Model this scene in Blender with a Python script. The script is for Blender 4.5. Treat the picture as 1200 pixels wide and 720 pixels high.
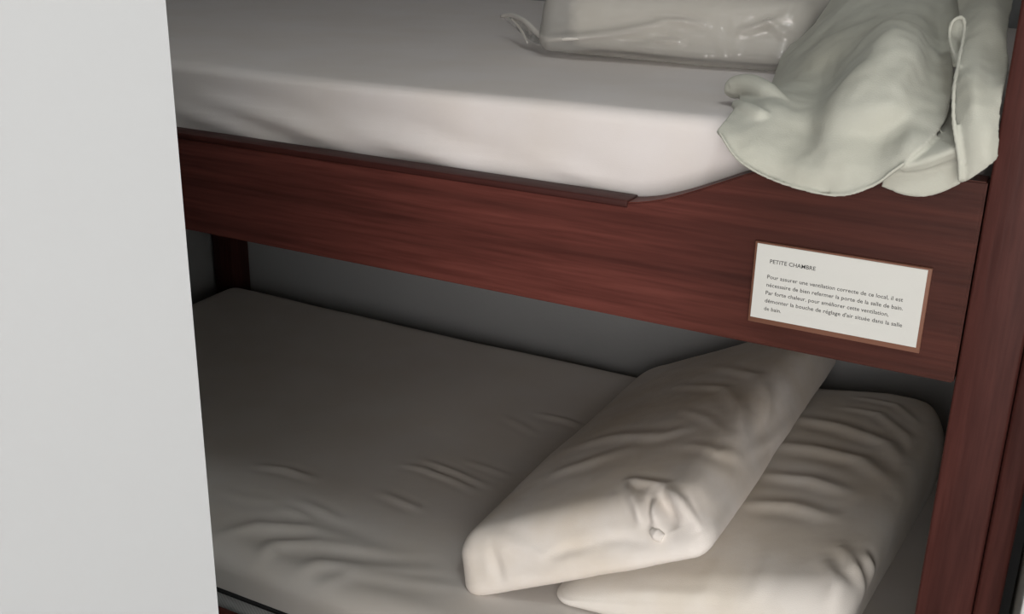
import bpy, bmesh, math, random
import numpy as np
from mathutils import Vector, Matrix, noise

random.seed(7)
scene = bpy.context.scene
C = scene.collection
for o in list(bpy.data.objects):
    bpy.data.objects.remove(o, do_unlink=True)

# ------------------------------------------------------------------ camera
H = 1.33                                  # eye height above the floor
FPX = 1300.0                              # focal length in pixels of the 1200 px wide frame
YAW, PITCH, ROLL = (math.radians(a) for a in (27.81, 20.48, 1.21))
def cam_axes():
    r = Vector((math.cos(YAW), math.sin(YAW), 0)); f0 = Vector((-math.sin(YAW), math.cos(YAW), 0)); u = Vector((0, 0, 1))
    f = f0 * math.cos(PITCH) - u * math.sin(PITCH); u2 = u * math.cos(PITCH) + f0 * math.sin(PITCH)
    return r * math.cos(ROLL) + u2 * math.sin(ROLL), u2 * math.cos(ROLL) - r * math.sin(ROLL), f
AX, AU, AF = cam_axes()
cd = bpy.data.cameras.new('camera'); cam = bpy.data.objects.new('camera', cd); C.objects.link(cam)
cd.sensor_fit = 'HORIZONTAL'; cd.sensor_width = 36.0; cd.lens = FPX / 1200 * 36.0; cd.clip_start = 0.02
m = Matrix.Identity(4)
for i in range(3):
    m[i][0], m[i][1], m[i][2] = AX[i], AU[i], -AF[i]
m[2][3] = H
cam.matrix_world = m
scene.camera = cam

# ------------------------------------------------------------------ light and exposure
w = bpy.data.worlds.new('world'); scene.world = w; w.use_nodes = True
w.node_tree.nodes['Background'].inputs[0].default_value = (0.75, 0.86, 1.0, 1)
w.node_tree.nodes['Background'].inputs[1].default_value = 0.35
WIN_X0, WIN_X1, WIN_Z0, WIN_Z1, WIN_Y = -0.18, 1.36, 0.10, 1.95, -1.40
ld = bpy.data.lights.new('daylight_through_window', 'AREA'); ld.shape = 'RECTANGLE'
ld.size = WIN_X1 - WIN_X0; ld.size_y = WIN_Z1 - WIN_Z0; ld.energy = 59; ld.color = (1.0, 0.93, 0.875)
lo = bpy.data.objects.new('daylight_through_window', ld); C.objects.link(lo)
lo.location = ((WIN_X0 + WIN_X1) / 2, WIN_Y - 0.02, (WIN_Z0 + WIN_Z1) / 2); lo.rotation_euler = (math.radians(90), 0, 0)
cl = bpy.data.lights.new('overhead_fill', 'AREA'); cl.shape = 'DISK'; cl.size = 0.32; cl.energy = 4.5; cl.color = (0.95, 1.0, 0.98)  # added fill from above to lift the upper mattress top; no known fixture
co_ = bpy.data.objects.new('overhead_fill', cl); C.objects.link(co_); co_.location = (0.15, 0.35, 2.36)
vs = scene.view_settings
vs.view_transform = 'Standard'; vs.look = 'None'; vs.gamma = 1.0; vs.use_curve_mapping = False; vs.exposure = 0.0

# ------------------------------------------------------------------ materials
def new_mat(name):
    mt = bpy.data.materials.new(name); mt.use_nodes = True
    nt = mt.node_tree; b = nt.nodes['Principled BSDF']
    return mt, nt, b
def N(nt, t, **kw):
    n = nt.nodes.new(t)
    for k, v in kw.items():
        if k in n.inputs: n.inputs[k].default_value = v
        else: setattr(n, k, v)
    return n
def ramp(nt, stops):
    r = nt.nodes.new('ShaderNodeValToRGB'); e = r.color_ramp.elements
    while len(e) < len(stops): e.new(0.5)
    for el, (p, c) in zip(e, stops): el.position = p; el.color = (*c, 1)
    return r
def wood(name, scale, c0, c1, c2, rough=0.48, board=None):
    mt, nt, b = new_mat(name); L = nt.links
    tc = N(nt, 'ShaderNodeTexCoord'); mp = N(nt, 'ShaderNodeMapping'); mp.inputs['Scale'].default_value = scale
    L.new(tc.outputs['Object'], mp.inputs['Vector'])
    n1 = N(nt, 'ShaderNodeTexNoise', Scale=1.0, Detail=6.0, Roughness=0.62, Distortion=0.35)
    L.new(mp.outputs[0], n1.inputs['Vector'])
    cr = ramp(nt, [(0.28, c0), (0.52, c1), (0.75, c2)]); L.new(n1.outputs['Fac'], cr.inputs[0])
    n2 = N(nt, 'ShaderNodeTexNoise', Scale=7.0, Detail=3.0); L.new(mp.outputs[0], n2.inputs['Vector'])
    mx = N(nt, 'ShaderNodeMix', data_type='RGBA', blend_type='MULTIPLY'); mx.inputs[0].default_value = 0.55
    r2 = ramp(nt, [(0.3, (0.5, 0.45, 0.45)), (0.62, (1, 1, 1))]); L.new(n2.outputs['Fac'], r2.inputs[0])
    L.new(cr.outputs[0], mx.inputs[6]); L.new(r2.outputs[0], mx.inputs[7]); col = mx.outputs[2]
    if board:                              # the board goes from lighter red to darker brown along its length
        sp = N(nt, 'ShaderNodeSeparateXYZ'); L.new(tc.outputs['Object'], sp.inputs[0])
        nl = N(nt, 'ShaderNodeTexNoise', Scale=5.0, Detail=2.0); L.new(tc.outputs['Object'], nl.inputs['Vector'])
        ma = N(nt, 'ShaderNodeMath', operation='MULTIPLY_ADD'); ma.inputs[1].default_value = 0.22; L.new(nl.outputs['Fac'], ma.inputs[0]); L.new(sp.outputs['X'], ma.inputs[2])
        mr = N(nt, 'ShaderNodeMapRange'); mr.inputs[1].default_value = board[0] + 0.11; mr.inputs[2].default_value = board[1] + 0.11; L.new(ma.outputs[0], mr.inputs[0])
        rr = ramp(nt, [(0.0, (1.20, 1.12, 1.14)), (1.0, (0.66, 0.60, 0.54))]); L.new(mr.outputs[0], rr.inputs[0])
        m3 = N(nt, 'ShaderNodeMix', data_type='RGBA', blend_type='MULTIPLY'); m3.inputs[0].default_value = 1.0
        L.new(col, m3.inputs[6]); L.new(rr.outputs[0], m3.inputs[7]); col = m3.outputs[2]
    L.new(col, b.inputs['Base Color'])
    bp = N(nt, 'ShaderNodeBump', Strength=0.12, Distance=0.002); L.new(n2.outputs['Fac'], bp.inputs['Height']); L.new(bp.outputs[0], b.inputs['Normal'])
    b.inputs['Roughness'].default_value = rough; b.inputs['Specular IOR Level'].default_value = 0.14
    return mt
WC = ((0.050, 0.0165, 0.0130), (0.086, 0.0270, 0.0210), (0.128, 0.0410, 0.0320))
WR = ((0.042, 0.0140, 0.0118), (0.062, 0.0195, 0.0160), (0.082, 0.0265, 0.0215))
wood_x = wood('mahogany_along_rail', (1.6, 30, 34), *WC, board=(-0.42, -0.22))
wood_z = wood('mahogany_along_post', (30, 30, 1.8), *WR)
wood_cap = wood('mahogany_dark_capping', (1.6, 30, 34), *((0.030, 0.009, 0.008), (0.045, 0.013, 0.011), (0.06, 0.018, 0.014)))
pine = wood('pale_pine_slats', (30, 1.6, 34), (0.42, 0.31, 0.20), (0.52, 0.40, 0.27), (0.60, 0.48, 0.34))
wood_y = wood('mahogany_across', (30, 1.6, 34), *WR)
def cloth(name, col, weave=900, bump=0.10, rough=0.92, mottled=0.05, spots=False, trans=0.0):
    mt, nt, b = new_mat(name); L = nt.links
    tc = N(nt, 'ShaderNodeTexCoord')
    n1 = N(nt, 'ShaderNodeTexNoise', Scale=9.0, Detail=4.0); L.new(tc.outputs['Object'], n1.inputs['Vector'])
    lo_ = tuple(c * (1 - mottled * k) for c, k in zip(col, (0.7, 1.0, 1.5)))
    cr = ramp(nt, [(0.35, lo_), (0.65, col)]); L.new(n1.outputs['Fac'], cr.inputs[0])
    L.new(cr.outputs[0], b.inputs['Base Color'])
    n2 = N(nt, 'ShaderNodeTexNoise', Scale=float(weave), Detail=1.0); L.new(tc.outputs['Object'], n2.inputs['Vector'])
    n3 = N(nt, 'ShaderNodeTexNoise', Scale=70.0, Detail=3.0); L.new(tc.outputs['Object'], n3.inputs['Vector'])
    ad = N(nt, 'ShaderNodeMath', operation='ADD'); L.new(n2.outputs['Fac'], ad.inputs[0]); L.new(n3.outputs['Fac'], ad.inputs[1])
    bp = N(nt, 'ShaderNodeBump', Strength=bump, Distance=0.002); L.new(ad.outputs[0], bp.inputs['Height']); L.new(bp.outputs[0], b.inputs['Normal'])
    b.inputs['Roughness'].default_value = rough; b.inputs['Specular IOR Level'].default_value = 0.15
    b.inputs['Sheen Weight'].default_value = 0.08
    return mt
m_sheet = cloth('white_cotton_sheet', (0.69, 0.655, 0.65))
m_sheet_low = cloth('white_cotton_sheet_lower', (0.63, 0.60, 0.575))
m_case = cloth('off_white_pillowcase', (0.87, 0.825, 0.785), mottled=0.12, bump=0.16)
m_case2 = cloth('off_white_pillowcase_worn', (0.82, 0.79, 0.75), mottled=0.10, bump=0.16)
m_towel = cloth('greenish_white_linen', (0.445, 0.45, 0.40), mottled=0.05, weave=700, bump=0.14)
m_pillow = cloth('pale_grey_pillow', (0.66, 0.63, 0.58))
def plain(name, col, rough=0.6, spec=0.3, bump=0.0, bscale=200.0, var=0.0):
    mt, nt, b = new_mat(name); L = nt.links
    tc = N(nt, 'ShaderNodeTexCoord'); n1 = N(nt, 'ShaderNodeTexNoise', Scale=3.0, Detail=3.0); L.new(tc.outputs['Object'], n1.inputs['Vector'])
    cr = ramp(nt, [(0.3, tuple(c * (1 - var) for c in col)), (0.7, col)]); L.new(n1.outputs['Fac'], cr.inputs[0]); L.new(cr.outputs[0], b.inputs['Base Color'])
    b.inputs['Roughness'].default_value = rough; b.inputs['Specular IOR Level'].default_value = spec
    if bump:
        n2 = N(nt, 'ShaderNodeTexNoise', Scale=bscale, Detail=3.0); L.new(tc.outputs['Object'], n2.inputs['Vector'])
        bp = N(nt, 'ShaderNodeBump', Strength=bump, Distance=0.002); L.new(n2.outputs['Fac'], bp.inputs['Height']); L.new(bp.outputs[0], b.inputs['Normal'])
    return mt
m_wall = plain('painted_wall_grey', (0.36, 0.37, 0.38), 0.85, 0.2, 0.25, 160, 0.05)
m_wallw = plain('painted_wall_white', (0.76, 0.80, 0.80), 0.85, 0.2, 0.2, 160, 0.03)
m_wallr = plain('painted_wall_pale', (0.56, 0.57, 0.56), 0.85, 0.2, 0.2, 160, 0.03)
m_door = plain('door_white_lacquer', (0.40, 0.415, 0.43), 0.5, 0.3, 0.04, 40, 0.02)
m_floor = plain('grey_floor', (0.30, 0.285, 0.27), 0.5, 0.4, 0.1, 60, 0.2)
m_ceil = plain('ceiling_white', (0.86, 0.88, 0.88), 0.9, 0.1)
m_paper = plain('white_paper', (0.56, 0.565, 0.545), 0.7, 0.2, 0.03, 300, 0.02)
m_back = plain('brown_card_backing', (0.17, 0.075, 0.048), 0.6, 0.3, 0.1, 200, 0.25)
m_ink = plain('black_ink', (0.045, 0.045, 0.045), 0.8, 0.1)
m_pipe = plain('black_piping', (0.012, 0.012, 0.013), 0.7, 0.2, 0.2, 900)
m_gap = plain('dark_green_metal', (0.012, 0.019, 0.018), 0.6, 0.3)
m_steel = plain('brushed_metal', (0.5, 0.5, 0.5), 0.35, 0.5)
def ribbed():
    mt, nt, b = new_mat('ribbed_mattress_border'); L = nt.links
    tc = N(nt, 'ShaderNodeTexCoord'); mp = N(nt, 'ShaderNodeMapping'); mp.inputs['Rotation'].default_value = (0, math.radians(35), 0)
    L.new(tc.outputs['Object'], mp.inputs['Vector'])
    wv = N(nt, 'ShaderNodeTexWave', Scale=55.0, Distortion=0.6); wv.bands_direction = 'X'; L.new(mp.outputs[0], wv.inputs['Vector'])
    cr = ramp(nt, [(0.2, (0.40, 0.41, 0.41)), (0.8, (0.50, 0.51, 0.51))]); L.new(wv.outputs['Fac'], cr.inputs[0]); L.new(cr.outputs[0], b.inputs['Base Color'])
    bp = N(nt, 'ShaderNodeBump', Strength=0.2, Distance=0.001); L.new(wv.outputs['Fac'], bp.inputs['Height']); L.new(bp.outputs[0], b.inputs['Normal'])
    b.inputs['Roughness'].default_value = 0.9
    return mt
m_rib = ribbed()
def plastic(name='clear_plastic_film', milky=0.34):
    mt = bpy.data.materials.new(name); mt.use_nodes = True; nt = mt.node_tree; L = nt.links
    nt.nodes.remove(nt.nodes['Principled BSDF']); out = nt.nodes['Material Output']
    tr = N(nt, 'ShaderNodeBsdfTransparent'); tr.inputs[0].default_value = (0.94, 0.94, 0.93, 1)
    gl = N(nt, 'ShaderNodeBsdfGlossy', Roughness=0.16); gl.inputs[0].default_value = (0.95, 0.95, 0.95, 1)
    df = N(nt, 'ShaderNodeBsdfDiffuse'); df.inputs[0].default_value = (0.78, 0.76, 0.72, 1)
    lw = N(nt, 'ShaderNodeLayerWeight', Blend=0.25)
    tc = N(nt, 'ShaderNodeTexCoord'); n2 = N(nt, 'ShaderNodeTexNoise', Scale=26.0, Detail=4.0, Distortion=1.2); L.new(tc.outputs['Object'], n2.inputs['Vector'])
    bp = N(nt, 'ShaderNodeBump', Strength=0.5, Distance=0.01); L.new(n2.outputs['Fac'], bp.inputs['Height']); L.new(bp.outputs[0], gl.inputs['Normal'])
    m1 = N(nt, 'ShaderNodeMixShader'); m1.inputs[0].default_value = milky; L.new(tr.outputs[0], m1.inputs[1]); L.new(df.outputs[0], m1.inputs[2])
    ma = N(nt, 'ShaderNodeMath', operation='MULTIPLY_ADD'); ma.inputs[1].default_value = 0.5; ma.inputs[2].default_value = 0.05; L.new(lw.outputs['Fresnel'], ma.inputs[0])
    m2 = N(nt, 'ShaderNodeMixShader'); L.new(ma.outputs[0], m2.inputs[0]); L.new(m1.outputs[0], m2.inputs[1]); L.new(gl.outputs[0], m2.inputs[2])
    L.new(m2.outputs[0], out.inputs['Surface'])
    return mt
m_film = plastic(); m_film2 = plastic('creased_plastic_film', 0.62)
m_seam = plain('milky_plastic_seam', (0.72, 0.69, 0.65), 0.3, 0.5)
def glass():
    mt, nt, b = new_mat('window_glass'); b.inputs['Transmission Weight'].default_value = 1.0; b.inputs['Roughness'].default_value = 0.0; b.inputs['IOR'].default_value = 1.02
    return mt

# ------------------------------------------------------------------ helpers
# Shapes are written with z measured from eye height; link() lifts them by H.
def link(name, verts, faces, mat, parent=None, smooth=False, loc=None):
    me = bpy.data.meshes.new(name)
    L = Vector(loc) if loc is not None else Vector((0, 0, 0))
    me.from_pydata([(v[0], v[1], v[2] + H) for v in verts], [], faces)
    me.materials.append(mat); me.validate()
    if smooth: me.polygons.foreach_set('use_smooth', [True] * len(me.polygons))
    me.update()
    o = bpy.data.objects.new(name, me); C.objects.link(o)
    if parent is not None:
        o.parent = parent; root = parent; off = Vector((0, 0, 0))
        while root is not None: off += root.location; root = root.parent
        o.location = -off
    return o
def thing(name, label, cat, base, group=None):
    o = bpy.data.objects.new(name, None); C.objects.link(o); o.location = (base[0], base[1], base[2] + H)
    o.empty_display_size = 0.05
    return tag(o, label, cat, group)
def tag(o, label, cat, group=None):
    o['label'] = label; o['category'] = cat
    if group: o['group'] = group
    return o
def structure(o, label=None):
    o['kind'] = 'structure'
    if label: o['label'] = label
    return o
def bevel_bm(bm, w, seg=2):
    bmesh.ops.bevel(bm, geom=list(bm.edges), offset=w, segments=seg, affect='EDGES', profile=0.5)
def box(name, x0, x1, y0, y1, z0, z1, mat, parent=None, bev=0.0, seg=2):
    bm = bmesh.new()
    bmesh.ops.create_cube(bm, size=1)
    for v in bm.verts:
        v.co = Vector(((x0 + x1) / 2 + v.co.x * (x1 - x0), (y0 + y1) / 2 + v.co.y * (y1 - y0), (z0 + z1) / 2 + v.co.z * (z1 - z0)))
    if bev: bevel_bm(bm, bev, seg)
    bm.verts.index_update()
    o = link(name, [v.co[:] for v in bm.verts], [[v.index for v in f.verts] for f in bm.faces], mat, parent)
    bm.free()
    if bev:
        o.data.polygons.foreach_set('use_smooth', [True] * len(o.data.polygons)); o.data.set_sharp_from_angle(angle=math.radians(50))
    return o
def at(px, py, Y):                        # where the sight line through a pixel crosses the depth Y
    d = AX * ((px - 600) / FPX) - AU * ((py - 360) / FPX) + AF
    return d * (Y / d.y)
def spaced(a, b, n, r, k):                # sample positions, dense inside the rounded margins
    inner = list(np.linspace(a + r, b - r, n))
    lo_ = [a + r * (1 - math.cos(math.pi / 2 * i / k)) for i in range(k)]
    hi_ = [a + b - v for v in lo_][::-1]
    return np.array(lo_ + inner + hi_)
def box_grid(xs, ys, zs):                 # closed quad surface of a box sampled at xs, ys, zs
    nx, ny, nz = len(xs), len(ys), len(zs); idx = {}; V = []; Fs = []
    def vid(i, j, k):
        if (i, j, k) not in idx: idx[(i, j, k)] = len(V); V.append((xs[i], ys[j], zs[k]))
        return idx[(i, j, k)]
    for k, fl in ((0, True), (nz - 1, False)):
        for i in range(nx - 1):
            for j in range(ny - 1):
                q = [vid(i, j, k), vid(i + 1, j, k), vid(i + 1, j + 1, k), vid(i, j + 1, k)]; Fs.append(q[::-1] if fl else q)
    for j, fl in ((0, False), (ny - 1, True)):
        for i in range(nx - 1):
            for k in range(nz - 1):
                q = [vid(i, j, k), vid(i + 1, j, k), vid(i + 1, j, k + 1), vid(i, j, k + 1)]; Fs.append(q[::-1] if fl else q)
    for i, fl in ((0, True), (nx - 1, False)):
        for j in range(ny - 1):
            for k in range(nz - 1):
                q = [vid(i, j, k), vid(i, j + 1, k), vid(i, j + 1, k + 1), vid(i, j, k + 1)]; Fs.append(q[::-1] if fl else q)
    return np.array(V), Fs
def round_box(V, lo_, hi_, r):            # pull the sampled box surface onto rounded edges
    lo_ = np.array(lo_); hi_ = np.array(hi_); r = np.array(r)
    c = np.clip(V, lo_ + r, hi_ - r); d = (V - c) / r
    n = np.linalg.norm(d, axis=1); mx = np.abs(d).max(axis=1); s = np.where(n > 1e-9, mx / np.maximum(n, 1e-9), 1)
    return c + d * s[:, None] * r
def normals(V, Fs):
    Q = np.array([f if len(f) == 4 else (f[0], f[1], f[2], f[2]) for f in Fs]); nrm = np.cross(V[Q[:, 2]] - V[Q[:, 0]], V[Q[:, 3]] - V[Q[:, 1]])
    out = np.zeros_like(V)
    for k in range(4): np.add.at(out, Q[:, k], nrm)
    return out / np.maximum(np.linalg.norm(out, axis=1), 1e-12)[:, None]
def nz(V, scale, seed=0.0):
    s = np.array(scale) * np.ones(3)
    return np.array([noise.noise(Vector((p[0] * s[0] + seed, p[1] * s[1] - seed, p[2] * s[2] + 2 * seed))) for p in V])
def seg_dist(P, line):
    line = np.array(line, float); best = np.full(len(P), 1e9); tt = np.zeros(len(P)); n = len(line) - 1
    for i in range(n):
        a, b = line[i], line[i + 1]; ab = b - a
        t = np.clip(((P - a) @ ab) / (ab @ ab), 0, 1); d = np.linalg.norm(P - a - t[:, None] * ab, axis=1)
        u = d < best; best[u] = d[u]; tt[u] = (i + t[u]) / n
    return best, tt
def crease(P, line, amp, width):          # a raised fold along a line, dying out at its ends
    d, t = seg_dist(P, line)
    return amp * np.exp(-(d / width) ** 2) * np.sin(np.pi * np.clip(t, 0.02, 0.98)) ** 0.6 - 0.45 * amp * np.exp(-((d - 1.9 * width) / (width * 1.1)) ** 2) * np.sin(np.pi * np.clip(t, 0.02, 0.98))
def catmull(P, n):                        # resample axis 0 of P (k, ..., 3) to n points
    P = np.array(P, float); k = len(P); ext = np.concatenate([2 * P[:1] - P[1:2], P, 2 * P[-1:] - P[-2:-1]])
    out = []
    for u in np.linspace(0, k - 1 - 1e-9, n):
        i = int(u); t = u - i; p0, p1, p2, p3 = ext[i:i + 4]
        out.append(0.5 * (2 * p1 + (p2 - p0) * t + (2 * p0 - 5 * p1 + 4 * p2 - p3) * t * t + (3 * p1 - p0 - 3 * p2 + p3) * t ** 3))
    return np.array(out)
def tube(path, rad, seg=10, n=None):
    P = catmull(path, n) if n else np.array(path, float); Rr = np.interp(np.linspace(0, 1, len(P)), np.linspace(0, 1, len(np.atleast_1d(rad))), np.atleast_1d(rad))
    V = []; Fs = []; up = np.array([0.3, 0.2, 0.93])
    for i in range(len(P)):
        t = P[min(i + 1, len(P) - 1)] - P[max(i - 1, 0)]; t /= np.linalg.norm(t) + 1e-12
        a = np.cross(t, up); a /= np.linalg.norm(a) + 1e-12; b = np.cross(a, t)
        for s in range(seg): th = 2 * math.pi * s / seg; V.append(P[i] + Rr[i] * (a * math.cos(th) + b * math.sin(th)))
    for i in range(len(P) - 1):
        for s in range(seg): Fs.append([i * seg + s, i * seg + (s + 1) % seg, (i + 1) * seg + (s + 1) % seg, (i + 1) * seg + s])
    Fs.append(list(range(seg))[::-1]); Fs.append([(len(P) - 1) * seg + s for s in range(seg)])
    return np.array(V), Fs
def merge(parts):
    V = []; Fs = []; n = 0
    for v, f in parts:
        V.append(np.array(v)); Fs += [[i + n for i in q] for q in f]; n += len(v)
    return np.concatenate(V), Fs

# ------------------------------------------------------------------ the room
YB = 1.995; XL = -1.865
FL, CE = -H, 2.40 - H
def sbox(name, *a, mat=m_wall, parent=None, bev=0.0): return box(name, *a, mat, parent, bev)
structure(sbox('floor', XL - 0.1, 1.6, WIN_Y - 0.1, YB + 0.1, FL - 0.1, FL, mat=m_floor))
structure(sbox('ceiling', XL - 0.1, 1.6, WIN_Y - 0.1, YB + 0.1, CE, CE + 0.1, mat=m_ceil))
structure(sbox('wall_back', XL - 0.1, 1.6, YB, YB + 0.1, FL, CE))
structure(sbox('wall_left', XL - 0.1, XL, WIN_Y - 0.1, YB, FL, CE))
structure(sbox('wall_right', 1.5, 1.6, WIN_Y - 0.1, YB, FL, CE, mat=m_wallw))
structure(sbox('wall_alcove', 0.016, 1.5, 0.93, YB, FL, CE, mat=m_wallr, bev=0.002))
structure(sbox('wall_partition', XL, -1.075, -0.12, -0.02, FL, CE, mat=m_wallw))
# front wall around the window behind the viewer
wf = thing('wall_front', 'painted wall with a window', 'wall', (0, WIN_Y, FL)); del wf['category']; structure(wf)
Z0, Z1 = WIN_Z0 - H, WIN_Z1 - H
for x0, x1, z0, z1 in ((XL, WIN_X0, FL, CE), (WIN_X1, 1.5, FL, CE), (WIN_X0, WIN_X1, FL, Z0), (WIN_X0, WIN_X1, Z1, CE)):
    sbox('wall_section', x0, x1, WIN_Y - 0.1, WIN_Y, z0, z1, mat=m_wallw, parent=wf)
wn = thing('window_1', 'white framed window', 'window', ((WIN_X0 + WIN_X1) / 2, WIN_Y, Z0)); del wn['category']; structure(wn)
fw = 0.04
for x0, x1, z0, z1 in ((WIN_X0, WIN_X0 + fw, Z0, Z1), (WIN_X1 - fw, WIN_X1, Z0, Z1), (WIN_X0 + fw, WIN_X1 - fw, Z0, Z0 + fw), (WIN_X0 + fw, WIN_X1 - fw, Z1 - fw, Z1)):
    box('frame_bar', x0, x1, WIN_Y - 0.01, WIN_Y + 0.02, z0, z1, m_door, wn, 0.003)

# the open white door leaf in the foreground
dr = thing('door_1', 'plain white door leaf standing open at the left', 'door', (-0.502, 0.5, FL)); del dr['category']; structure(dr)
def door_leaf():
    ex = Vector((-0.685, -0.728, 0)).normalized(); ey = Vector((-ex.y, ex.x, 0)) * -1      # along the leaf, and away from the viewer
    if ey.y < 0: ey = -ey
    bm = bmesh.new(); bmesh.ops.create_cube(bm, size=1)
    e0 = Vector((-0.502, 0.5, 0))
    for v in bm.verts:
        u, t, z = v.co.x + 0.5, v.co.y + 0.5, v.co.z + 0.5
        v.co = e0 + ex * (u * 0.76) + ey * (t * 0.04) + Vector((0, 0, FL + 0.008 + z * 2.03))
    bevel_bm(bm, 0.002, 2); bm.verts.index_update()
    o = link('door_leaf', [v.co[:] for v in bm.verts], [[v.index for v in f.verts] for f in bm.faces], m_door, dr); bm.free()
    for z in (0.3, 1.0, 1.75):
        c = e0 + ex * 0.768 + ey * 0.02
        V, Fs = tube([(c.x, c.y, FL + z - 0.045), (c.x, c.y, FL + z + 0.045)], 0.008, 10)
        link('hinge', V, Fs, m_steel, dr, True)
door_leaf()

# ------------------------------------------------------------------ bunk bed
bed = thing('bunk_bed', 'dark mahogany wooden bunk bed with curved upper side rail', 'bunk bed', (-0.9, 1.45, FL))
PXI, PXO = -0.0735, -0.0235              # inner and outer side of the right-hand front post
box('post', PXI, PXO, 1.000, 1.060, FL, 0.95, wood_z, bed, 0.0025)
box('end_board', PXO + 0.0005, 0.0, 1.012, 1.058, FL, 0.95, wood_z, bed, 0.003)
box('post', -1.86, -1.80, 1.000, 1.060, FL, 0.95, wood_z, bed, 0.0025)
box('post', -1.845, -1.785, 1.932, 1.992, FL, 0.95, wood_z, bed, 0.0025)
box('post', PXI, PXO, 1.932, 1.992, FL, 0.95, wood_z, bed, 0.0025)
RT, RB, RH = -0.287, -0.409, -0.222      # low rail top, rail underside, raised rail top
def rail_mesh():
    def top(x):
        t = min(max((x + 0.412) / 0.205, 0), 1); return RT + (RH - RT) * t * t * (3 - 2 * t)
    xs = [-1.7995, -0.40] + list(np.linspace(-0.395, -0.205, 40)) + [PXI - 0.0012]
    prof = []
    for x in xs: prof.append((x, top(x)))
    bm = bmesh.new(); loop = [bm.verts.new((x, 1.001, RB)) for x in xs] ; topv = [bm.verts.new((x, 1.001, z)) for x, z in prof]
    fs = [bm.faces.new((loop[i], loop[i + 1], topv[i + 1], topv[i])) for i in range(len(xs) - 1)]
    r = bmesh.ops.extrude_face_region(bm, geom=fs)
    for v in [g for g in r['geom'] if isinstance(g, bmesh.types.BMVert)]: v.co.y = 1.029
    bmesh.ops.recalc_face_normals(bm, faces=bm.faces)
    sharp = [e for e in bm.edges if len(e.link_faces) == 2 and e.calc_face_angle(0) > 1.2]
    bmesh.ops.bevel(bm, geom=sharp, offset=0.0015, segments=2, affect='EDGES')
    bm.verts.index_update()
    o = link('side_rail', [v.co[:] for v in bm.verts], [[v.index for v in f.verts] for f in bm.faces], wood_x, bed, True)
    o.data.set_sharp_from_angle(angle=math.radians(40)); bm.free(); return o
rail_mesh()
box('rail_capping', -1.7995, -0.400, 0.9992, 1.0285, RT - 0.0050, RT + 0.0025, wood_cap, bed, 0.0015)
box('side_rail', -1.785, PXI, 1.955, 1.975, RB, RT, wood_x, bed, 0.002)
box('end_rail', -1.845, -1.825, 1.06, 1.932, RB, RT, wood_y, bed, 0.002)
box('end_rail', PXO - 0.025, PXO - 0.005, 1.06, 1.932, RB, RT, wood_y, bed, 0.002)
UB = -0.365                               # top of the slats of the upper bunk
for k in range(13):
    x = -1.70 + k * 0.13
    box('slat', x - 0.05, x + 0.05, 1.030, 1.954, UB - 0.018, UB, pine, bed, 0.002)
LRT = -0.994
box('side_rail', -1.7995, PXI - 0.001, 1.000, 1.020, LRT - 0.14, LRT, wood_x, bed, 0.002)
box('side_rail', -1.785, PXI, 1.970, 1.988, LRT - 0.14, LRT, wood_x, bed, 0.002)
box('end_rail', -1.845, -1.825, 1.06, 1.932, LRT - 0.14, LRT, wood_y, bed, 0.002)
box('end_rail', PXO - 0.025, PXO - 0.005, 1.06, 1.932, LRT - 0.14, LRT, wood_y, bed, 0.002)
for k in range(13):
    x = -1.70 + k * 0.13
    box('slat', x - 0.05, x + 0.05, 1.021, 1.969, -1.078, -1.06, pine, bed, 0.002)

# ------------------------------------------------------------------ mattresses
def soft_box(lo_, hi_, r, dens, k=7, rz=None):
    rr = (r, r, rz or r)
    xs = spaced(lo_[0], hi_[0], dens[0], r, k); ys = spaced(lo_[1], hi_[1], dens[1], r, k); zs = spaced(lo_[2], hi_[2], dens[2], rr[2], k)
    V, Fs = box_grid(xs, ys, zs)
    return round_box(V, lo_, hi_, rr), Fs
# upper: fitted white sheet, top at UT
UT = -0.199
up = thing('upper_mattress', 'mattress in a white fitted sheet on the upper bunk', 'mattress', (-0.93, 1.49, UB))
lo_, hi_ = (-1.78, 1.035, UB + 0.03), (-0.082, 1.945, UT)
V, Fs = soft_box(lo_, hi_, 0.019, (230, 90, 14), 7)
nrm = normals(V, Fs)
front = np.clip((1.10 - V[:, 1]) / 0.06, 0, 1); sides = np.abs(nrm[:, 1])
d = 0.004 * nz(V, (2.2, 2.2, 2.0), 3) + 0.0012 * nz(V, (9, 7, 6), 8)
P = V[:, [0, 2]]
f2 = (nrm[:, 1] < -0.3).astype(float)
for ln, a, wd in (([(-1.02, -0.245), (-0.86, -0.262), (-0.72, -0.292)], 0.006, 0.010), ([(-0.84, -0.258), (-0.66, -0.272), (-0.56, -0.30)], 0.006, 0.012),
                  ([(-0.70, -0.268), (-0.56, -0.282), (-0.46, -0.30)], 0.004, 0.010), ([(-1.05, -0.262), (-0.95, -0.276), (-0.86, -0.295)], 0.005, 0.010),
                  ([(-0.55, -0.262), (-0.48, -0.272), (-0.42, -0.288)], 0.003, 0.008)):
    d += f2 * crease(P, ln, a, wd)
sag = -0.006 * np.clip(nrm[:, 2], 0, 1) * np.exp(-((V[:, 0] + 0.95) / 0.5) ** 2)
V = V + nrm * (d * np.where(nrm[:, 1] > 0.5, 0, 1))[:, None]; V[:, 2] += sag + 0.016 * np.clip(nrm[:, 2], 0, 1) * np.clip((V[:, 1] - 1.25) / 0.6, 0, 1)
V[:, 1] = np.maximum(V[:, 1], 1.0305); V[:, 2] = np.maximum(V[:, 2], UB + 0.001)
box('mattress_core', -1.775, -0.088, 1.042, 1.94, UB, UB + 0.05, m_rib, up, 0.006)
link('fitted_sheet', V, Fs, m_sheet, up, True)
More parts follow.
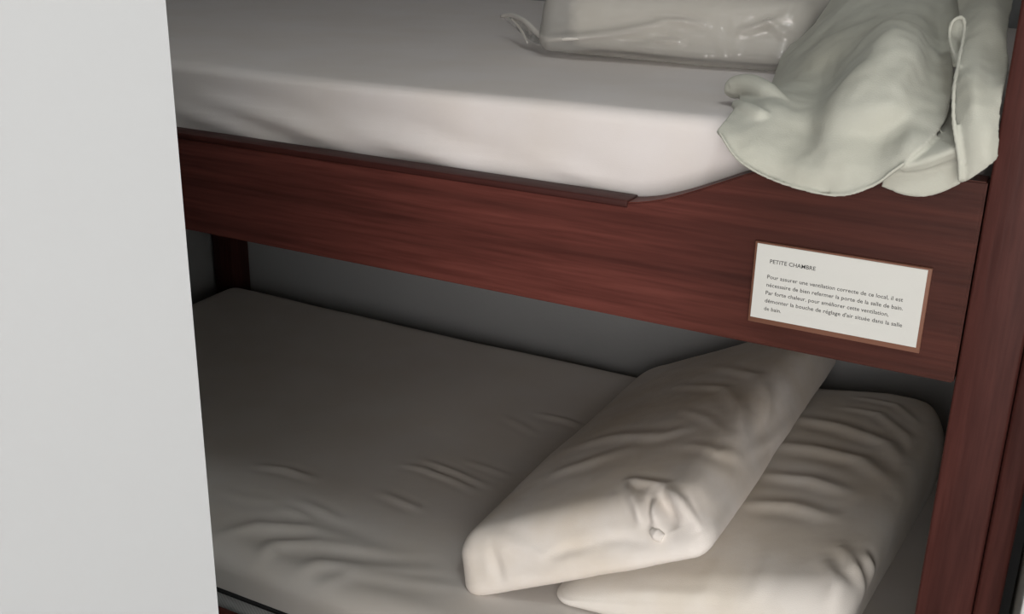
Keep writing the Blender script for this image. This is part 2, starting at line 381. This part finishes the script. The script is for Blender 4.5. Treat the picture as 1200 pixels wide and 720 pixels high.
# lower: sheet, black piping, ribbed border
LT = -0.905
lm = thing('lower_mattress', 'mattress with white sheet, black piping and ribbed border on the lower bunk', 'mattress', (-0.93, 1.47, -1.06))
LX0, LX1, LY0, LY1 = -1.783, -0.080, 1.026, 1.926
ZP = -0.9720
V, Fs = soft_box((LX0, LY0, ZP - 0.034), (LX1, LY1, LT), 0.042, (240, 140, 8), 9, 0.030)
V[:, 2] = np.maximum(V[:, 2], ZP)
nrm = normals(V, Fs); top = np.clip(nrm[:, 2], 0, 1)
fr = np.exp(-((V[:, 1] - 1.03) / 0.10) ** 2)
d = 0.004 * nz(V, (2.5, 2.5, 2.5), 1) + 0.0011 * nz(V, (8, 11, 5), 5)
def onz(pts, z=LT):
    out = []
    for px, py in pts:
        dd = AX * ((px - 600) / FPX) - AU * ((py - 360) / FPX) + AF; q = dd * (z / dd.z); out.append((q.x, q.y))
    return out
P = V[:, :2]
for pts, a, wd in (([(255, 628), (300, 617), (360, 620), (440, 640)], 0.0050, 0.013), ([(298, 655), (322, 638), (370, 636), (470, 652)], 0.0050, 0.013),
                   ([(345, 668), (375, 660), (420, 664), (520, 672)], 0.0045, 0.013), ([(370, 682), (410, 672), (460, 678), (540, 690)], 0.0030, 0.012),
                   ([(300, 546), (335, 551), (368, 562)], 0.0042, 0.007), ([(350, 587), (380, 600), (398, 612)], 0.0026, 0.008), ([(330, 595), (350, 602), (372, 614)], 0.0022, 0.008),
                   ([(470, 545), (500, 551), (520, 560)], 0.0022, 0.006), ([(496, 540), (530, 552), (575, 572)], 0.0026, 0.006), ([(500, 553), (530, 562), (560, 578)], 0.0022, 0.006), ([(545, 540), (575, 550), (600, 560)], 0.0018, 0.006),
                   ([(445, 577), (470, 588), (495, 600)], 0.0025, 0.007), ([(630, 488), (665, 496), (700, 510)], 0.0032, 0.007), ([(590, 490), (610, 500), (630, 512)], 0.0016, 0.007),
                   ([(700, 470), (745, 478), (790, 492)], 0.0020, 0.008), ([(260, 575), (290, 585), (330, 590)], 0.0012, 0.010)):
    d += top * crease(P, onz(pts), a, wd)
V = V + nrm * d[:, None]
V[:, 2] += 0.009 * top * np.clip((V[:, 1] - 1.50) / 0.35, 0, 1)
V[:, 1] = np.maximum(V[:, 1], 1.0215); V[:, 1] = np.minimum(V[:, 1], 1.931)
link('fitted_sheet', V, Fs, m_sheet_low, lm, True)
Vb, Fb = soft_box((LX0 + 0.002, LY0 + 0.001, -1.06), (LX1 - 0.002, LY1 - 0.002, ZP + 0.006), 0.012, (30, 20, 4), 4)
Vb[:, 1] = np.where(Vb[:, 1] < 1.2, Vb[:, 1] + 0.0, Vb[:, 1])
link('border', Vb, Fb, m_rib, lm, True)
r_ = 0.04
loop = []
for cx, cy, a0 in ((LX1 - r_, LY0 + r_, -90), (LX1 - r_, LY1 - r_, 0), (LX0 + r_, LY1 - r_, 90), (LX0 + r_, LY0 + r_, 180)):
    for k in range(7): a = math.radians(a0 + 15 * k); loop.append((cx + (r_ + 0.0005) * math.cos(a), cy + (r_ + 0.0005) * math.sin(a), ZP + 0.001))
loop.append(loop[0])
Vp, Fp = tube(loop, 0.0035, 8); link('piping', Vp, Fp, m_pipe, lm, True)

# ------------------------------------------------------------------ pillows
def hex_map(U, c):                        # trilinear blend of eight corners, U in [0,1]^3; c[i][j][k] along x, y, z
    u, v, t = U[:, :1], U[:, 1:2], U[:, 2:3]; c = np.array(c, float); out = 0
    for i, a in ((0, 1 - u), (1, u)):
        for j, b in ((0, 1 - v), (1, v)):
            for k, e in ((0, 1 - t), (1, t)): out = out + a * b * e * c[i, j, k]
    return out
def sight(V, Fs):                          # where the sight line through a pixel meets a surface
    from mathutils.bvhtree import BVHTree
    t = BVHTree.FromPolygons([tuple(v) for v in V], Fs)
    def hit(px, py):
        d = (AX * ((px - 600) / FPX) - AU * ((py - 360) / FPX) + AF).normalized(); q = t.ray_cast(Vector((0, 0, 0)), d)
        return q[0]
    return hit
def pillow(corners, dims, r, dens=(110, 190, 22), puff=0.012, seed=0.0, creases=(), rough=0.0018, droop=0.0, pull=0.0):
    W, Ln, T = dims
    V, Fs = soft_box((0, 0, 0), dims, r, dens, 8, min(r, T * 0.48))
    U = V / np.array(dims)
    cx = 1 - np.abs(2 * U[:, 0] - 1) ** 2.2; cy = 1 - np.abs(2 * U[:, 1] - 1) ** 3
    V2 = hex_map(U, corners); n = normals(V2, Fs)
    V3 = V2 + n * (puff * np.clip(cx, 0, 1) * np.clip(cy, 0, 1) * np.abs(2 * U[:, 2] - 1))[:, None]
    if pull:                               # round the far corners in plan
        sx = np.sign(U[:, 0] - 0.5) * np.abs(2 * U[:, 0] - 1) ** 4 * np.clip(2 * U[:, 1] - 1, 0, 1) ** 4
        sy = np.abs(2 * U[:, 0] - 1) ** 4 * np.clip(2 * U[:, 1] - 1, 0, 1) ** 4
        V3[:, 0] -= pull * sx; V3[:, 1] -= 1.4 * pull * sy; V3[:, 2] -= 0.5 * pull * sy * np.clip(2 * U[:, 2] - 1, 0, 1)
    V3[:, 2] -= droop * np.clip(2 * U[:, 2] - 0.6, 0, 1) * np.clip(1 - U[:, 1] / 0.42, 0, 1) ** 2
    n = normals(V3, Fs); hit = sight(V3, Fs)
    e = rough * 2.0 * nz(V3, (6, 6, 6), seed) + rough * 0.7 * nz(V3, (18, 11, 18), seed + 4) + rough * 0.35 * nz(V3, (46, 34, 46), seed + 9)
    for pts, a, wd in creases:
        q = [hit(*p) for p in pts]; q = [tuple(p) for p in q if p is not None]
        if len(q) > 1: e += crease(V3, q, a, wd)
    return V3 + n * e[:, None], Fs, hit

# pillow resting on the mattress (B), then the one leaning over it (A)
B_c = [[[(-0.545, 1.150, -0.906), (-0.535, 1.148, -0.872)], [(-0.520, 1.860, -0.906), (-0.510, 1.850, -0.830)]],
       [[(-0.170, 1.170, -0.906), (-0.150, 1.190, -0.757)], [(-0.110, 1.870, -0.906), (-0.115, 1.860, -0.775)]]]
bc = [([(930, 490), (985, 500), (1040, 520), (1060, 545)], 0.0045, 0.013), ([(905, 520), (960, 527), (1010, 540), (1050, 575)], 0.0045, 0.014),
      ([(890, 555), (950, 562), (1000, 580)], 0.0040, 0.013), ([(870, 590), (930, 592), (985, 610)], 0.0035, 0.013),
      ([(985, 478), (1030, 485), (1062, 510), (1072, 540)], 0.0025, 0.008), ([(1000, 465), (1050, 475), (1080, 500)], 0.0020, 0.007),
      ([(985, 640), (1000, 665), (1010, 700)], 0.0060, 0.009), ([(1010, 650), (1022, 675), (1028, 710)], 0.0050, 0.009), ([(970, 655), (980, 685), (975, 715)], 0.0050, 0.010),
      ([(840, 655), (830, 690), (800, 715)], 0.0015, 0.010), ([(900, 650), (890, 690), (870, 715)], 0.0018, 0.010), ([(700, 690), (780, 697), (860, 700)], 0.0015, 0.008)]
V, Fs, hitB = pillow(B_c, (0.40, 0.68, 0.115), 0.036, puff=0.016, seed=2.0, creases=bc, rough=0.0012, droop=0.016, pull=0.045)
V[:, 2] = np.maximum(V[:, 2], LT + 0.001)
pb = thing('pillow', 'off-white pillow lying flat at the right end of the lower bunk beside the post', 'pillow', (-0.33, 1.5, LT))
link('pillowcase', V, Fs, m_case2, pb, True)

A_c = [[[(-0.655, 1.105, -0.922), (-0.682, 1.130, -0.828)], [(-0.715, 1.905, -0.905), (-0.695, 1.890, -0.866)]],
       [[(-0.315, 1.135, -0.755), (-0.365, 1.190, -0.684)], [(-0.325, 1.880, -0.775), (-0.360, 1.870, -0.690)]]]
ac = [([(640, 558), (690, 542), (740, 525)], 0.0022, 0.016), ([(665, 527), (720, 512), (775, 510), (810, 500)], 0.0026, 0.014),
      ([(795, 452), (850, 455), (868, 480), (870, 505), (862, 530)], 0.0032, 0.010), ([(830, 430), (885, 440), (900, 470), (895, 500)], 0.0024, 0.010),
      ([(870, 535), (905, 515), (930, 490)], 0.0022, 0.009), ([(835, 600), (850, 570), (866, 535)], 0.0020, 0.009), ([(800, 520), (840, 530), (872, 540)], 0.0020, 0.010),
      ([(800, 480), (830, 490), (850, 510)], 0.0016, 0.008),
      ([(735, 566), (743, 588), (754, 612)], 0.0070, 0.0065), ([(762, 580), (758, 600), (762, 618)], -0.0060, 0.0055), ([(778, 572), (800, 592), (822, 624)], 0.0080, 0.0075),
      ([(772, 575), (782, 600), (790, 622)], -0.0110, 0.0090), ([(735, 562), (760, 566), (785, 570)], 0.0040, 0.007), ([(800, 570), (815, 590), (828, 615)], 0.0035, 0.007),
      ([(575, 640), (582, 665), (590, 685)], -0.0030, 0.008), ([(640, 655), (665, 645), (700, 640)], -0.0025, 0.007), ([(580, 625), (620, 645), (650, 660)], 0.0025, 0.008),
      ([(700, 635), (730, 632), (760, 638)], -0.0020, 0.007)]
V, Fs, hitA = pillow(A_c, (0.36, 0.74, 0.115), 0.031, puff=0.014, seed=6.0, creases=ac, rough=0.0012, droop=0.010)
V[:, 2] = np.maximum(V[:, 2], LT + 0.001)
pa = thing('pillow', 'off-white pillow with a tucked-in corner, leaning on top of the other pillow', 'pillow', (-0.5, 1.5, LT))
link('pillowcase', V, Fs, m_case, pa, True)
q = [tuple(hitA(*p)) for p in ((764, 622), (770, 627), (777, 631))]
Vt, Ft = tube(q, [0.005, 0.0085, 0.006], 14, 16)
link('tucked_corner', Vt, Ft, m_case, pa, True)

# ------------------------------------------------------------------ plastic-wrapped pillow on the upper bunk
wp = thing('wrapped_pillow', 'pillow in a clear plastic bag lying on the upper bunk', 'pillow', (-0.4, 1.6, UT))
W_c = [[[(-0.645, 1.345, UT + 0.004), (-0.650, 1.365, UT + 0.075)], [(-0.80, 1.86, UT + 0.004), (-0.79, 1.85, UT + 0.09)]],
       [[(-0.35, 1.345, UT + 0.004), (-0.35, 1.365, UT + 0.08)], [(-0.22, 1.86, UT + 0.004), (-0.22, 1.85, UT + 0.10)]]]
V, Fs, _h = pillow(W_c, (0.46, 0.50, 0.10), 0.04, dens=(60, 50, 10), puff=0.012, seed=11.0, rough=0.0015)
V[:, 2] = np.maximum(V[:, 2], UT + 0.003) + 0.016 * np.clip((V[:, 1] - 1.25) / 0.6, 0, 1)
link('pillow_body', V, Fs, m_pillow, wp, True)
W_f = [[[(-0.668, 1.305, UT + 0.002), (-0.672, 1.345, UT + 0.085)], [(-0.82, 1.885, UT + 0.002), (-0.81, 1.875, UT + 0.100)]],
       [[(-0.33, 1.315, UT + 0.002), (-0.33, 1.345, UT + 0.090)], [(-0.19, 1.885, UT + 0.002), (-0.19, 1.875, UT + 0.110)]]]
wc = [([(640, 46), (680, 45), (720, 40), (770, 32), (800, 30)], 0.007, 0.006), ([(660, 60), (720, 55), (790, 64), (860, 72)], 0.004, 0.006),
      ([(770, 25), (800, 28), (830, 33)], 0.005, 0.004), ([(760, 48), (780, 50), (800, 53)], 0.004, 0.004), ([(860, 40), (880, 36), (905, 28), (925, 20)], 0.006, 0.005),
      ([(895, 25), (910, 35), (925, 45)], 0.006, 0.005), ([(700, 52), (730, 44), (765, 42)], 0.003, 0.005)]
V, Fs, hitW = pillow(W_f, (0.48, 0.54, 0.11), 0.030, dens=(110, 60, 20), puff=0.012, seed=15.0, rough=0.0022, creases=wc)
V[:, 2] = np.maximum(V[:, 2], UT + 0.002) + 0.016 * np.clip((V[:, 1] - 1.25) / 0.6, 0, 1)
link('plastic_bag', V, Fs, m_film, wp, True)

# ------------------------------------------------------------------ crumpled white linen on the corner of the upper bunk
def patch(rows, nu, nv, amp=0.002, seed=0.0, thick=0.0045):
    G = np.array([[at(*p)[:] for p in r] for r in rows])
    G = catmull(G, nv); G = np.swapaxes(catmull(np.swapaxes(G, 0, 1), nu), 0, 1)
    V = G.reshape(-1, 3); Fs = [[j * nu + i, j * nu + i + 1, (j + 1) * nu + i + 1, (j + 1) * nu + i] for j in range(nv - 1) for i in range(nu - 1)]
    n = normals(V, Fs)
    V = V + n * (amp * 1.5 * nz(V, 14, seed) + amp * nz(V, 30, seed + 3) + amp * 0.4 * nz(V, 75, seed + 5))[:, None]
    n = normals(V, Fs); m_ = len(V)
    V2 = V - n * thick * np.sign((n @ np.array(AF[:])).mean()) * -1
    rim = [j * nu for j in range(nv)] + [(nv - 1) * nu + i for i in range(1, nu)] + [j * nu + nu - 1 for j in range(nv - 2, -1, -1)] + [i for i in range(nu - 2, 0, -1)]
    F2 = [[a + m_ for a in q[::-1]] for q in Fs]
    F3 = [[rim[i], rim[(i + 1) % len(rim)], rim[(i + 1) % len(rim)] + m_, rim[i] + m_] for i in range(len(rim))]
    return np.concatenate([V, V2]), Fs + F2 + F3
P1 = [[(1000,-40,1.42),(1030,-50,1.42),(1060,-55,1.42),(1090,-55,1.42),(1110,-55,1.40),(1130,-50,1.40),(1150,-40,1.40)],
      [(955,28,1.36),(990,10,1.30),(1030,5,1.27),(1060,5,1.25),(1085,8,1.25),(1105,15,1.25),(1123,20,1.20)],
      [(915,68,1.30),(955,55,1.22),(1000,45,1.17),(1040,30,1.12),(1075,35,1.13),(1100,50,1.16),(1119,58,1.14)],
      [(903,98,1.25),(930,92,1.18),(970,92,1.15),(1012,75,1.06),(1060,75,1.06),(1095,80,1.10),(1117,95,1.08)],
      [(872,104,1.14),(905,114,1.075),(948,132,1.055),(982,120,1.02),(1040,120,1.012),(1085,115,1.045),(1112,130,1.04)],
      [(863,122,1.065),(900,138,1.030),(943,158,1.025),(973,160,1.00),(1030,158,1.008),(1070,145,1.012),(1100,152,1.01)],
      [(850,140,1.02),(883,165,1.000),(932,190,0.990),(980,198,0.98),(1025,190,0.985),(1060,170,0.985),(1083,170,0.985)],
      [(840,152,1.00),(868,190,0.985),(920,216,0.980),(980,229,0.975),(1020,219,0.975),(1045,202,0.975),(1060,191,0.975)]]
P2 = [[(1120,-50,1.35),(1150,-55,1.35),(1175,-55,1.33),(1196,-50,1.30)],
      [(1122,15,1.17),(1145,5,1.15),(1166,8,1.13),(1184,25,1.12)],
      [(1124,60,1.07),(1145,55,1.07),(1163,60,1.07),(1180,70,1.05)],
      [(1119,105,1.02),(1140,105,1.00),(1160,105,1.01),(1176,105,1.01)],
      [(1118,145,0.99),(1138,145,0.98),(1156,145,0.98),(1172,145,0.988)],
      [(1124,180,0.98),(1140,180,0.972),(1157,180,0.972),(1171,178,0.98)],
      [(1125,215,0.978),(1138,209,0.973),(1155,198,0.973),(1170,186,0.978)]]
P3 = [[(1050,130,1.08),(1085,125,1.08),(1110,120,1.08),(1130,120,1.08)],
      [(1040,190,0.992),(1075,185,0.990),(1100,178,0.990),(1128,170,0.990)],
      [(1035,205,0.988),(1075,205,0.987),(1100,200,0.987),(1128,190,0.988)],
      [(1032,219,0.986),(1060,229,0.984),(1090,230,0.984),(1126,216,0.986)]]
P5 = [[(1052,140,1.07),(1085,135,1.07),(1128,130,1.07)],
      [(1055,190,0.983),(1095,176,0.984),(1128,165,0.984)],
      [(1058,203,0.980),(1090,197,0.981),(1128,182,0.982)]]
FB = [[(588,19,1.46),(600,20,1.44),(615,26,1.40),(628,38,1.37),(641,47,1.345)],
      [(597,27,1.45),(607,30,1.42),(618,38,1.39),(630,46,1.36),(643,52,1.34)],
      [(606,35,1.42),(612,40,1.40),(622,48,1.37),(632,53,1.35),(646,57,1.335)]]
Vf, Ff = patch(FB, 30, 20, 0.0012, 21.0, 0.0006)
link('bag_corner', Vf, Ff, m_film2, wp, True)
q = [at(588, 19, 1.46)[:], at(600, 18, 1.44)[:], at(615, 25, 1.40)[:], at(628, 37, 1.365)[:], at(640, 46, 1.335)[:]] + [tuple(h) for h in (hitW(*p) for p in ((660, 46), (690, 44), (720, 41), (750, 36))) if h]
Vs, Fq = tube(q, [0.0028, 0.0034, 0.0042, 0.0036, 0.0024, 0.0016, 0.0009], 8, 60)
link('bag_seam', Vs, Fq, m_seam, wp, True)
q = [at(600, 22, 1.435)[:], at(610, 34, 1.41)[:], at(618, 50, 1.37)[:]]
Vs, Fq = tube(q, [0.0014, 0.0022, 0.0012], 8, 30)
link('bag_seam', Vs, Fq, m_seam, wp, True)
parts = [patch(P1, 110, 130, 0.0024, 1.0), patch(P2, 50, 90, 0.0022, 5.0), patch(P3, 40, 40, 0.0010, 9.0), patch(P5, 40, 30, 0.0008, 12.0)]
parts.append(tube([at(*p)[:] for p in ((856,112,1.11),(862,103,1.115),(880,102,1.105),(900,110,1.085),(925,124,1.07))], [0.007, 0.012, 0.013, 0.011, 0.005], 14, 50))
parts.append(tube([at(*p)[:] for p in ((862,122,1.065),(876,130,1.045),(892,137,1.032),(900,134,1.04))], [0.005, 0.009, 0.009, 0.004], 12, 30))
parts.append(patch([[(1114,24,1.11),(1122,20,1.115),(1130,24,1.12)],[(1113,44,1.10),(1121,44,1.105),(1130,42,1.10)],[(1120,74,1.055),(1123,74,1.058),(1127,74,1.06)]], 16, 30, 0.0005, 17.0))
parts.append(tube([at(*p)[:] for p in ((1122,75,1.04),(1113,45,1.08),(1117,25,1.09),(1128,21,1.09),(1130,36,1.08),(1124,70,1.04),(1118,105,1.0),(1118,145,0.982),(1124,185,0.974),(1125,213,0.973))], [0.0022], 8, 90))
parts.append(tube([at(*p)[:] for p in ((842,154,0.995),(868,190,0.983),(920,216,0.978),(980,229,0.973),(1020,219,0.973),(1045,202,0.973),(1060,191,0.973))], [0.0016], 8, 60))
V, Fs = merge(parts)
tw = link('crumpled_sheet', V, Fs, m_towel, None, True)
md = tw.modifiers.new('blend', 'REMESH'); md.mode = 'VOXEL'; md.voxel_size = 0.0016; md.use_smooth_shade = True
md = tw.modifiers.new('soften', 'SMOOTH'); md.factor = 0.5; md.iterations = 5
tag(tw, 'crumpled off-white sheet bundled beside the post and hanging over the upper rail', 'sheet')

# ------------------------------------------------------------------ notice on the rail
nt_ = thing('notice', 'white printed notice on brown backing fixed to the upper rail', 'notice', (-0.187, 1.0, -0.385))
PX0, PX1, PZ0, PZ1 = -0.2645, -0.1105, -0.3795, -0.3055
box('backing', PX0 - 0.0025, PX1 + 0.0035, 0.9970, 1.0009, PZ0 - 0.0055, PZ1 + 0.0015, m_back, nt_, 0.0006)
paper = box('paper', PX0, PX1, 0.9962, 0.9970, PZ0, PZ1, m_paper, nt_)
def text_line(s, x, z, width, bold=False):
    cu = bpy.data.curves.new('text', 'FONT'); cu.body = s; cu.size = 0.01; cu.resolution_u = 2
    cu.offset = 0.00006 if bold else 0.00004
    ob = bpy.data.objects.new('text', cu); C.objects.link(ob)
    bpy.context.view_layer.update()
    dg = bpy.context.evaluated_depsgraph_get(); me = bpy.data.meshes.new_from_object(ob.evaluated_get(dg))
    co = np.array([v.co[:] for v in me.vertices]); s_ = width / (co[:, 0].max() - co[:, 0].min())
    sz = min(max(s_, 0.30), 0.55)
    V = [(x + (c[0] - co[:, 0].min()) * s_, 0.99605, z + c[1] * sz) for c in co]
    Fs = [list(p.vertices) for p in me.polygons]
    bpy.data.objects.remove(ob); bpy.data.curves.remove(cu); bpy.data.meshes.remove(me)
    link('text_line', V, Fs, m_ink, paper)
TX = PX0 + 0.0125; PW = PX1 - PX0
text_line('PETITE CHAMBRE', TX + 0.001, PZ1 - 0.0175, 0.043, True)
zl = PZ1 - 0.0330; st = 0.0080
text_line('Pour assurer une ventilation correcte de ce local, il est', TX, zl, 0.1245)
text_line('nécessaire de bien refermer la porte de la salle de bain.', TX, zl - st, 0.1255)
text_line('Par forte chaleur, pour améliorer cette ventilation,', TX, zl - 2 * st, 0.1140)
text_line("démonter la bouche de réglage d'air située dans la salle", TX, zl - 3 * st, 0.1270)
text_line('de bain.', TX, zl - 4 * st, 0.0165)
